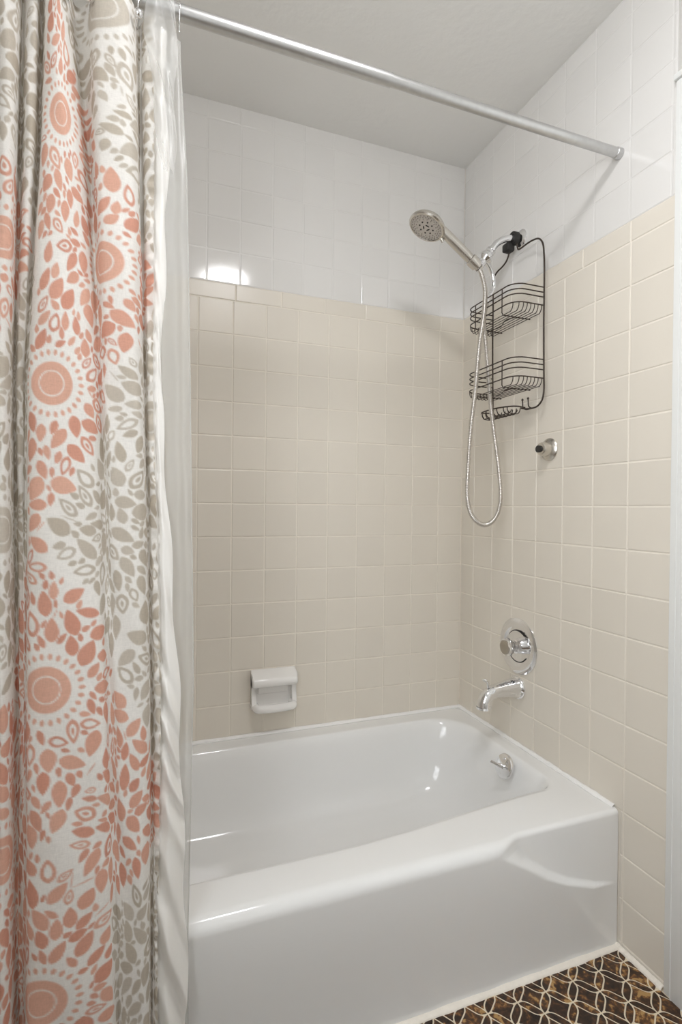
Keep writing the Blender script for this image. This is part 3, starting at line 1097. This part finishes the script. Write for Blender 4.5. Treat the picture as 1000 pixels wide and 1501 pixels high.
# soap tray at the bottom
tr_ = []
TZ = 1.420
ring = [(FX, -0.232, TZ + 0.006), (-0.055, -0.226, TZ + 0.004), (-0.085, -0.243, TZ), (-0.094, -0.28, TZ), (-0.092, -0.33, TZ), (-0.078, -0.366, TZ), (-0.055, -0.384, TZ), (FX, -0.392, TZ - 0.004)]
tr_.append(tube('tray_rim', spline(ring, 8), 0.0022, M['bronze'], sides=8))
for k in range(8):
    y = -0.240 - 0.0185 * k
    xo = -0.091 if 0.25 < k / 7 < 0.8 else -0.080
    pts = [(FX, y, TZ), (FX - 0.003, y, TZ - 0.012), (FX - 0.012, y, TZ - 0.020), (xo + 0.012, y, TZ - 0.020), (xo + 0.002, y, TZ - 0.012), (xo, y, TZ)]
    tr_.append(tube('tray_wire', spline(pts, 5), 0.0016, M['bronze'], sides=6))
for x in (-0.048, -0.070):
    tr_.append(tube('tray_wire', spline([(x, -0.232, TZ - 0.010), (x, -0.245, TZ - 0.0185), (x, -0.36, TZ - 0.0185), (x, -0.378, TZ - 0.010)], 6), 0.0016, M['bronze'], sides=6))
for y in (-0.3885, -0.4140):
    hk = tube('hook', spline([(FX, y - 0.020, 1.4085), (FX - 0.003, y - 0.010, 1.409), (FX - 0.006, y - 0.001, 1.416), (FX - 0.007, y, 1.430), (FX - 0.007, y + 0.001, 1.440)], 6), 0.0019, M['bronze'], sides=8)
    tip = lathe('hook_tip', (FX - 0.007, y + 0.001, 1.437), (0, 0, 1), [(0.0, -0.001), (0.0032, 0.001), (0.0036, 0.004), (0.0, 0.008)], M['bronze'], n=12)
    tip.parent = hk
    tr_.append(hk)
adopt(cd, *tr_)

# ------------------------------------------------------------------ curtain rod
RY, RZ = -0.7025, 2.0085
rd = empty('curtain_rod', (-0.76, RY, RZ))
tag(rd, 'galvanised steel tension rod across the tub alcove', 'curtain rod')
o1 = lathe('outer_tube', (LEFT + 0.001, RY, RZ), (1, 0, 0), [(0.0, 0), (0.0135, 0.0), (0.0135, 0.885), (0.0118, 0.8852)], M['galv'], n=28)
o2 = lathe('inner_tube', (LEFT + 0.85, RY, RZ), (1, 0, 0), [(0.0118, 0), (0.0118, -LEFT - 0.85 - 0.012)], M['galv'], n=28)
o3 = lathe('end_cap', (-0.0125, RY, RZ), (1, 0, 0), [(0.0118, -0.004), (0.0132, -0.003), (0.0136, 0.0), (0.0136, 0.012), (0.0, 0.0122)], M['galv'], n=28)
o4 = lathe('end_cap', (LEFT + 0.002, RY, RZ), (1, 0, 0), [(0.0, -0.002), (0.016, 0), (0.016, 0.012), (0.0135, 0.013)], M['galv'], n=28)
adopt(rd, o1, o2, o3, o4)

# ------------------------------------------------------------------ printed curtain
KV = [0, 200, 560, 1010, 1400]                 # picture heights at which the folds were read
# (columns at those heights, depth of the fold there; minus = towards the room)
NODES = [
    ([-190] * 5, [0.00] * 5),
    ([-165] * 5, [-0.03] * 5),
    ([-135] * 5, [0.03] * 5),
    ([-105] * 5, [-0.03] * 5),
    ([-72] * 5, [0.03] * 5),
    ([-45] * 5, [-0.02] * 5),
    ([-22, -24, -30, -30, -30], [0.02] * 5),
    ([2, 0, -8, -6, -6], [-0.028] * 5),
    ([24, 20, 11, 12, 12], [-0.022] * 5),
    ([34, 30, 20, 25, 24], [0.022, 0.022, 0.020, 0.022, 0.022]),
    ([42, 38, 25, 29, 28], [-0.008, -0.010, 0.004, 0.016, 0.020]),
    ([54, 50, 33, 33, 32], [-0.008, -0.010, 0.004, 0.012, 0.016]),
    ([62, 58, 39, 37, 37], [0.022, 0.020, 0.012, 0.006, 0.006]),
    ([69, 65, 47, 45, 45], [-0.020, -0.022, -0.024, -0.026, -0.026]),
    ([84, 88, 85, 90, 95], [-0.030, -0.034, -0.036, -0.036, -0.034]),
    ([98, 112, 130, 145, 156], [-0.012, -0.016, -0.026, -0.027, -0.024]),
    ([112, 130, 146, 159, 171], [0.030, 0.026, -0.004, -0.010, -0.010]),
    ([128, 136, 150, 164, 176], [0.012, 0.012, -0.008, -0.010, -0.010]),
    ([140, 146, 160, 176, 188], [-0.028, -0.026, -0.020, -0.018, -0.014]),
    ([180, 184, 194, 205, 208], [-0.034, -0.032, -0.024, -0.020, -0.016]),
    ([196, 200, 208, 218, 218], [-0.014, -0.014, -0.008, -0.006, -0.004]),
    ([203, 206, 212, 222, 222], [0.026, 0.028, 0.024, 0.020, 0.018]),
    ([214, 214, 217, 228, 226], [0.004, 0.006, 0.016, 0.012, 0.012]),
    ([226, 226, 224, 236, 231], [-0.006, 0.000, 0.008, 0.006, 0.008]),
]
ZK = np.array([hit(120, v, 1, -0.745)[2] for v in KV])       # descending heights
CZ1, CZ0 = 1.985, 0.075


def base_y(z):
    return -0.7025 - 0.088 * smooth01((1.95 - z) / 1.45)


def keyed(vals, z):
    return np.interp(z, ZK[::-1], np.array(vals)[::-1])


def px_to_x(u, z, y):
    """world x of the point at height z and depth y that shows in picture column u (solve the ray)"""
    # u = 500 + F * ((p-C).R)/((p-C).F)
    k = (u - 500) / FPX
    dy, dz = y - CAM[1], z - CAM[2]
    num = (k * FWD[1] - RIGHT[1]) * dy + (k * FWD[2] - RIGHT[2]) * dz
    return CAM[0] + num / (RIGHT[0] - k * FWD[0])


def sheet_curves(nodes, z, by):
    us = [keyed(n[0], z) for n in nodes]; ds = [keyed(n[1], z) for n in nodes]
    xs = [px_to_x(u, z, by + d) for u, d in zip(us, ds)]
    return xs, [by + d for d in ds]


def build_sheet(nodes, zs, byf, per, ripple=None):
    """grid of points: rows over zs, columns along the folds"""
    t_all = []
    for i, n in enumerate(per):
        t_all += [i + k / n for k in range(n)]
    t_all = np.array(t_all + [len(per)])
    seg = np.minimum(t_all.astype(int), len(per) - 1); f = t_all - seg
    out = np.zeros((len(zs), len(t_all), 3))
    for r, z in enumerate(zs):
        by = byf(z)
        xs, ys = sheet_curves(nodes, z, by)
        xs = np.array(xs); ys = np.array(ys)
        ex = np.r_[2 * xs[0] - xs[1], xs, 2 * xs[-1] - xs[-2]]
        ey = np.r_[2 * ys[0] - ys[1], ys, 2 * ys[-1] - ys[-2]]
        for A, dst in ((ex, 0), (ey, 1)):
            p0, p1, p2, p3 = A[seg], A[seg + 1], A[seg + 2], A[seg + 3]
            out[r, :, dst] = 0.5 * (2 * p1 + (p2 - p0) * f + (2 * p0 - 5 * p1 + 4 * p2 - p3) * f ** 2 + (3 * p1 - p0 - 3 * p2 + p3) * f ** 3)
        out[r, :, 2] = z
    return out, t_all


zs = np.linspace(CZ1, CZ0, 960)
per = [4, 4, 4, 5, 5, 6, 14, 20, 16, 14, 10, 12, 12, 18, 30, 26, 12, 10, 22, 28, 14, 14, 14][:len(NODES) - 1]
grid, tt = build_sheet(NODES, zs, base_y, per)
# soft creases
Zg = grid[:, :, 2]; Tg = np.broadcast_to(tt, Zg.shape)
grid[:, :, 1] += 0.0022 * np.sin(Zg * 9 + Tg * 1.7) * np.sin(Zg * 4.3 + Tg * 0.9 + 1) + 0.0009 * np.sin(Zg * 31 + Tg * 3.1)
edge = smooth01((Tg - (len(NODES) - 2.6)) / 1.4)
grid[:, :, 1] += edge * 0.0024 * np.sin(Zg * 210 + 2 * np.sin(Zg * 37))
grid[:, :, 0] += edge * 0.0008 * np.sin(Zg * 180 + 1.0 + 3 * np.sin(Zg * 23))
# arc length along the cloth, read where the folds hang open
rref = int(np.argmin(abs(zs - 0.80)))
d_ = np.linalg.norm(np.diff(grid[rref], axis=0), axis=1)
rtop = int(np.argmin(abs(zs - 1.65)))
d_ = np.maximum(d_, 0.8 * np.linalg.norm(np.diff(grid[rtop], axis=0), axis=1))
S = np.r_[0, np.cumsum(d_)]


# --- the print, drawn into a table over (arc length, height)
RES = 0.0014
W_, H_ = int(S[-1] / RES) + 2, int((CZ1 - CZ0) / RES) + 2
BASE = np.array([0.855, 0.835, 0.800])
CORAL = np.array(srgb(224, 178, 158)[:3]); CORAL2 = np.array(srgb(212, 154, 134)[:3])
TAUPE = np.array(srgb(202, 194, 182)[:3]); TAUPE2 = np.array(srgb(190, 180, 165)[:3])
img = np.tile(BASE, (H_, W_, 1)); occ = np.zeros((H_, W_), bool)
PIX = project(grid.reshape(-1, 3)).reshape(grid.shape)


def cloth_at(u, v):
    d2 = (PIX[:, :, 0] - u) ** 2 + (PIX[:, :, 1] - v) ** 2
    near = d2 < max(16.0, d2.min() + 1)
    zz = np.where(near, PIX[:, :, 2], 1e9)
    i, j = np.unravel_index(np.argmin(zz), zz.shape)
    return S[j], zs[i]


def stamp(s, z, col, shape, rad, test_gap=None, force=False):
    """draw shape(ds, dz) -> signed distance (inside positive) around (s, z)"""
    c0, c1 = int((s - rad) / RES), int((s + rad) / RES) + 2
    r0, r1 = int((CZ1 - z - rad) / RES), int((CZ1 - z + rad) / RES) + 2
    c0, r0 = max(c0, 0), max(r0, 0); c1, r1 = min(c1, W_), min(r1, H_)
    if c1 <= c0 or r1 <= r0:
        return False
    ds = (np.arange(c0, c1) * RES - s)[None, :]; dz = (CZ1 - np.arange(r0, r1) * RES - z)[:, None]
    sd_ = shape(ds, dz)
    if test_gap is not None:
        if (occ[r0:r1, c0:c1] & (sd_ > -test_gap)).any():
            return False
    cov = np.clip(sd_ / RES + 0.5, 0, 1)[:, :, None]
    img[r0:r1, c0:c1] = img[r0:r1, c0:c1] * (1 - cov) + np.asarray(col) * cov
    if test_gap is not None or force:
        occ[r0:r1, c0:c1] |= sd_ > 0
    return True


def disk(r, sx=1.0, r_in=None):
    def f(a, b):
        d = np.sqrt((a / sx) ** 2 + b ** 2)
        v = r - d
        return v if r_in is None else np.minimum(v, d - r_in)
    return f


def leaf(L_, W2, ang, taper=0.3):
    ca, sa = math.cos(ang), math.sin(ang)
    def f(a, b):
        x = (a * ca + b * sa) / L_; y = -a * sa + b * ca
        w = W2 * np.maximum(1 - x * x, 0) ** 0.75 * (1 - taper * x)
        v = w - np.abs(y)
        return np.where(np.abs(x) < 1, v, -np.hypot((np.abs(x) - 1) * L_, y))
    return f


CORALS = [(93, 165, 1), (78, 560, 1), (70, 1010, 1), (62, 1470, 1), (4, 345, 1), (8, 1262, 1), (144, 385, 1), (182, 1195, 0)]
TAUPES = [(148, 12, 1), (156, 772, 0), (214, 215, 0), (216, 615, 1), (234, 962, 0), (214, 1400, 0), (4, 775, 1), (12, 95, 0), (46, 150, 0), (30, 545, 0)]
meds = []
for u, v, head_ in CORALS:
    s, z = cloth_at(u, v); meds.append((s, z, 0, head_))
for u, v, head_ in TAUPES:
    s, z = cloth_at(u, v); meds.append((s, z, 1, head_))
MS = np.array([(m[0], m[1]) for m in meds])
AX, AZ = 0.165, 0.275
rng = random.Random(11)
for s, z, kind, head_ in meds:
    if not head_:
        continue
    c = CORAL if kind == 0 else TAUPE
    stamp(s, z, BASE, disk(0.058), 0.062, force=True)
    for k in range(26):
        a = 2 * math.pi * k / 26
        stamp(s + 0.0505 * math.cos(a), z + 0.0505 * math.sin(a), c, leaf(0.0052, 0.0034, a, 0.0), 0.009)
    stamp(s, z, c, disk(0.0355), 0.042)
    stamp(s, z, BASE, disk(0.0215, 1, 0.0195), 0.026)
for pas, (lo, hi, tries) in enumerate(((0.016, 0.0225, 900), (0.0105, 0.016, 2600), (0.006, 0.0095, 3600))):
    for s, z, kind, head_ in meds:
        for _ in range(tries):
            a = rng.uniform(0, 2 * math.pi); r = math.sqrt(rng.uniform(0.05 if head_ else 0.0, 1.0))
            ls, lz = s + AX * r * math.cos(a), z + AZ * r * math.sin(a)
            ex = abs(ls - s) / AX; ez = abs(lz - z) / AZ
            if ex ** 1.08 + ez ** 1.08 > 1:
                continue
            # a leaf belongs to the nearest flower head
            dd = ((MS[:, 0] - ls) / AX) ** 2 + ((MS[:, 1] - lz) / AZ) ** 2
            own = ((s - ls) / AX) ** 2 + ((z - lz) / AZ) ** 2
            if own > dd.min() + 1e-6:
                continue
            second = np.partition(dd, 1)[1] if len(dd) > 1 else 9
            if math.sqrt(second) - math.sqrt(own) < 0.09:
                continue
            L_ = rng.uniform(lo, hi)
            ang = math.atan2(lz - z, ls - s) + rng.gauss(0, 0.55)
            W2 = L_ * rng.uniform(0.42, 0.68)
            base_c = (CORAL if kind == 0 else TAUPE); alt = (CORAL2 if kind == 0 else TAUPE2)
            t = rng.random(); col = base_c * (1 - t) + alt * t
            ok = stamp(ls, lz, col, leaf(L_, W2, ang), L_ + 0.004, test_gap=0.0008)
            if ok and rng.random() < 0.22 and L_ > 0.0085:
                stamp(ls, lz, BASE, leaf(L_ * 0.62, W2 * 0.52, ang), L_)
                if rng.random() < 0.6:
                    stamp(ls, lz, col, leaf(L_ * 0.34, W2 * 0.25, ang), L_)
# fine curling stems between the leaves
for s, z, kind, head_ in meds:
    col = CORAL if kind == 0 else TAUPE
    for k in range(40):
        a = rng.uniform(0, 2 * math.pi); r = rng.uniform(0.35, 0.85)
        ls, lz = s + AX * r * math.cos(a), z + AZ * r * math.sin(a)
        dd = ((MS[:, 0] - ls) / AX) ** 2 + ((MS[:, 1] - lz) / AZ) ** 2
        if ((s - ls) / AX) ** 2 + ((z - lz) / AZ) ** 2 > dd.min() + 1e-6:
            continue
        stamp(ls, lz, col, leaf(rng.uniform(0.008, 0.016), 0.0011, a + rng.gauss(0, 0.7)), 0.02, test_gap=0.0006)

ci = np.clip(S / RES, 0, W_ - 1.001); ri = np.clip((CZ1 - zs) / RES, 0, H_ - 1.001)
c0 = ci.astype(int); r0 = ri.astype(int); fc = (ci - c0)[None, :, None]; fr = (ri - r0)[:, None, None]
colr = (img[r0][:, c0] * (1 - fr) * (1 - fc) + img[r0][:, c0 + 1] * (1 - fr) * fc + img[r0 + 1][:, c0] * fr * (1 - fc) + img[r0 + 1][:, c0 + 1] * fr * fc)


def grid_mesh(name, g, material, parent=None):
    nr, nc_ = g.shape[:2]
    me = bpy.data.meshes.new(name)
    idx = np.arange(nr * nc_).reshape(nr, nc_)
    q = np.stack([idx[:-1, :-1], idx[1:, :-1], idx[1:, 1:], idx[:-1, 1:]], -1).reshape(-1, 4)
    me.vertices.add(nr * nc_); me.vertices.foreach_set('co', g.reshape(-1).astype(np.float32))
    me.loops.add(q.size); me.loops.foreach_set('vertex_index', q.reshape(-1).astype(np.int32))
    me.polygons.add(len(q)); me.polygons.foreach_set('loop_start', np.arange(0, q.size, 4, dtype=np.int32))
    me.update(calc_edges=True)
    me.polygons.foreach_set('use_smooth', np.ones(len(q), bool))
    me.materials.append(material)
    o = bpy.data.objects.new(name, me)
    COL.objects.link(o)
    return o


cur = empty('shower_curtain', (-1.22, -0.74, CZ0))
tag(cur, 'white fabric shower curtain printed with coral and taupe floral medallions', 'curtain')
panel = grid_mesh('printed_panel', grid, M['fabric'])
att = panel.data.color_attributes.new('print', 'FLOAT_COLOR', 'POINT')
rgba = np.concatenate([colr, np.ones(colr.shape[:2] + (1,))], -1).astype(np.float32)
att.data.foreach_set('color', rgba.reshape(-1))

# white lining that shows along the free edge
LK = [
    ([222, 222, 220, 230, 224], [0.010] * 5),
    ([230, 230, 226, 238, 232], [0.010, 0.006, 0.012, 0.010, 0.010]),
    ([236, 238, 230, 246, 246], [0.004, 0.004, 0.010, 0.000, -0.002]),
    ([240, 244, 233, 254, 261], [0.008, 0.008, 0.012, 0.004, 0.004]),
    ([243, 247, 236, 262, 274], [0.014, 0.014, 0.014, 0.012, 0.010]),
]
zl = np.linspace(CZ1 - 0.005, CZ0 - 0.01, 420)
gl, tl = build_sheet(LK, zl, lambda z: base_y(z) + 0.004, [8, 10, 12, 12])
Zl = gl[:, :, 2]; Tl = np.broadcast_to(tl, Zl.shape)
lowm = smooth01((1.05 - Zl) / 0.5)
gl[:, :, 1] += (0.0012 + 0.0075 * lowm) * np.sin(Zl * 70 + Tl * 2.6 + 3 * np.sin(Zl * 9)) * smooth01(Tl / 1.0) * (0.6 + 0.4 * np.sin(Zl * 17 + Tl))
gl[:, :, 0] += 0.003 * np.sin(Zl * 26) * smooth01((Tl - 2) / 2)
lining = grid_mesh('white_lining', gl, M['lining'])
lining['label'] = 'white satin lining along the free edge'
adopt(cur, panel, lining)

# frosted vinyl liner behind it
NK = [
    ([205, 205, 205, 205, 205], [0.004] * 5),
    ([218, 222, 222, 226, 222], [0.010] * 5),
    ([232, 238, 240, 246, 240], [0.002] * 5),
    ([245, 255, 258, 264, 258], [0.010] * 5),
    ([256, 266, 270, 276, 268], [0.003] * 5),
    ([264, 274, 279, 283.5, 275.5], [0.008] * 5),
]
zn = np.linspace(CZ1 - 0.012, CZ0 + 0.02, 300)
gn, tn_ = build_sheet(NK, zn, lambda z: -0.690 - 0.072 * smooth01((1.95 - z) / 1.45), [6, 8, 8, 8, 8])
Zn = gn[:, :, 2]; Tn = np.broadcast_to(tn_, Zn.shape)
gn[:, :, 1] += 0.0012 * np.sin(Zn * 14 + Tn * 2) + 0.0008 * np.sin(Zn * 33 - Tn * 3)
lin = empty('shower_liner', (-1.07, -0.74, CZ0))
tag(lin, 'frosted vinyl shower liner hanging behind the floral curtain edge', 'liner')
vinyl = grid_mesh('vinyl_sheet', gn, M['liner'])
hem = tube('edge_seam', [gn[i, -1] for i in range(0, len(zn), 3)], 0.0012, M['liner'], sides=6)
# clear top corner turned forward over the rod
ck = [
    ([213, 236, 240, 240, 240], [-0.020] * 5),
    ([226, 242, 244, 244, 244], [-0.034] * 5),
    ([238, 246, 247, 247, 247], [-0.020] * 5),
    ([250, 251, 250, 250, 250], [-0.032] * 5),
    ([259, 256, 253, 253, 253], [-0.020] * 5),
]
zk2 = np.linspace(2.03, 1.70, 80)
gk, tk = build_sheet(ck, zk2, lambda z: -0.702, [8, 8, 8, 8])
Zk = gk[:, :, 2]; Tk = np.broadcast_to(tk, Zk.shape)
gk[:, :, 1] += 0.004 * np.sin(Zk * 42 + Tk * 2.5) * np.sin(Zk * 17 + Tk) + 0.0025 * np.sin(Zk * 95 + Tk * 4)
gk[:, :, 0] += 0.003 * np.sin(Zk * 38 + Tk)
fold = grid_mesh('turned_corner', gk, M['clear_vinyl'])
fold['label'] = 'clear glossy corner folded forward'
adopt(lin, vinyl, hem, fold)

# rings on the rod
RINGU = [-140, -95, -50, -8, 33, 62, 101, 132, 168, 203]
ring_root = None
for i, u in enumerate(RINGU):
    x = px_to_x(u, 1.975, -0.73)
    if ring_root is None:
        ring_root = empty('curtain_ring', (x, RY, RZ))
        pts = [(0.003 * math.sin(a), 0.020 * math.cos(a), -0.016 + 0.034 * math.sin(a)) for a in np.linspace(0, 2 * math.pi, 25)[:-1]]
        a_ = tube('wire_loop', pts, 0.0014, M['chrome'], ring_root, sides=8, closed=True)
        bmv = bmesh.new(); bmesh.ops.create_uvsphere(bmv, u_segments=16, v_segments=10, radius=0.0075)
        for v in bmv.verts:
            v.co += Vector((0, -0.028, -0.049))
        b_ = from_bm('bead', bmv, M['chrome'], ring_root)
        r_ = ring_root
    else:
        r_ = ring_root.copy(); COL.objects.link(r_)
        r_.location = (x, RY, RZ)
        for ch in (a_, b_):
            c_ = ch.copy(); c_.parent = r_; COL.objects.link(c_)
    tag(r_, 'chrome curtain ring with round bead holding the floral curtain', 'ring', 'rings along the curtain rod')
hkr = empty('liner_hook', (-1.075, RY, RZ))
tag(hkr, 'thin chrome hook holding the end of the vinyl liner', 'hook')
hx = px_to_x(263, 2.0, RY)
hkr.location = (hx, RY, RZ)
tube('wire', [(0.0, 0.016 * math.cos(a), 0.016 * math.sin(a)) for a in np.linspace(-0.5, math.pi + 0.9, 18)] + [(0.0, -0.004, -0.030), (0, -0.003, -0.038)], 0.0011, M['chrome'], hkr, sides=8)

# ------------------------------------------------------------------ ceiling lamp (just above the frame)
lp = empty('ceiling_lamp', (LAMP_POS[0], LAMP_POS[1], CEIL))
tag(lp, 'round flush ceiling lamp with white glass dome in front of the tub', 'lamp')
lc = (LAMP_POS[0], LAMP_POS[1], CEIL)
l1 = lathe('lamp_base', lc, (0, 0, -1), [(0.0, 0.0), (0.143, 0.0), (0.146, 0.012), (0.138, 0.022), (0.128, 0.022)], M['nickel'], n=48)
l2 = lathe('glass_dome', lc, (0, 0, -1), [(0.132, 0.020), (0.130, 0.028), (0.118, 0.042), (0.092, 0.055), (0.05, 0.063), (0.0, 0.066)], M['lamp_glass'], n=48, sharp=180)
l3 = lathe('finial', lc, (0, 0, -1), [(0.0, 0.064), (0.010, 0.065), (0.010, 0.072), (0.006, 0.080), (0.0, 0.082)], M['nickel'], n=20)
adopt(lp, l1, l2, l3)
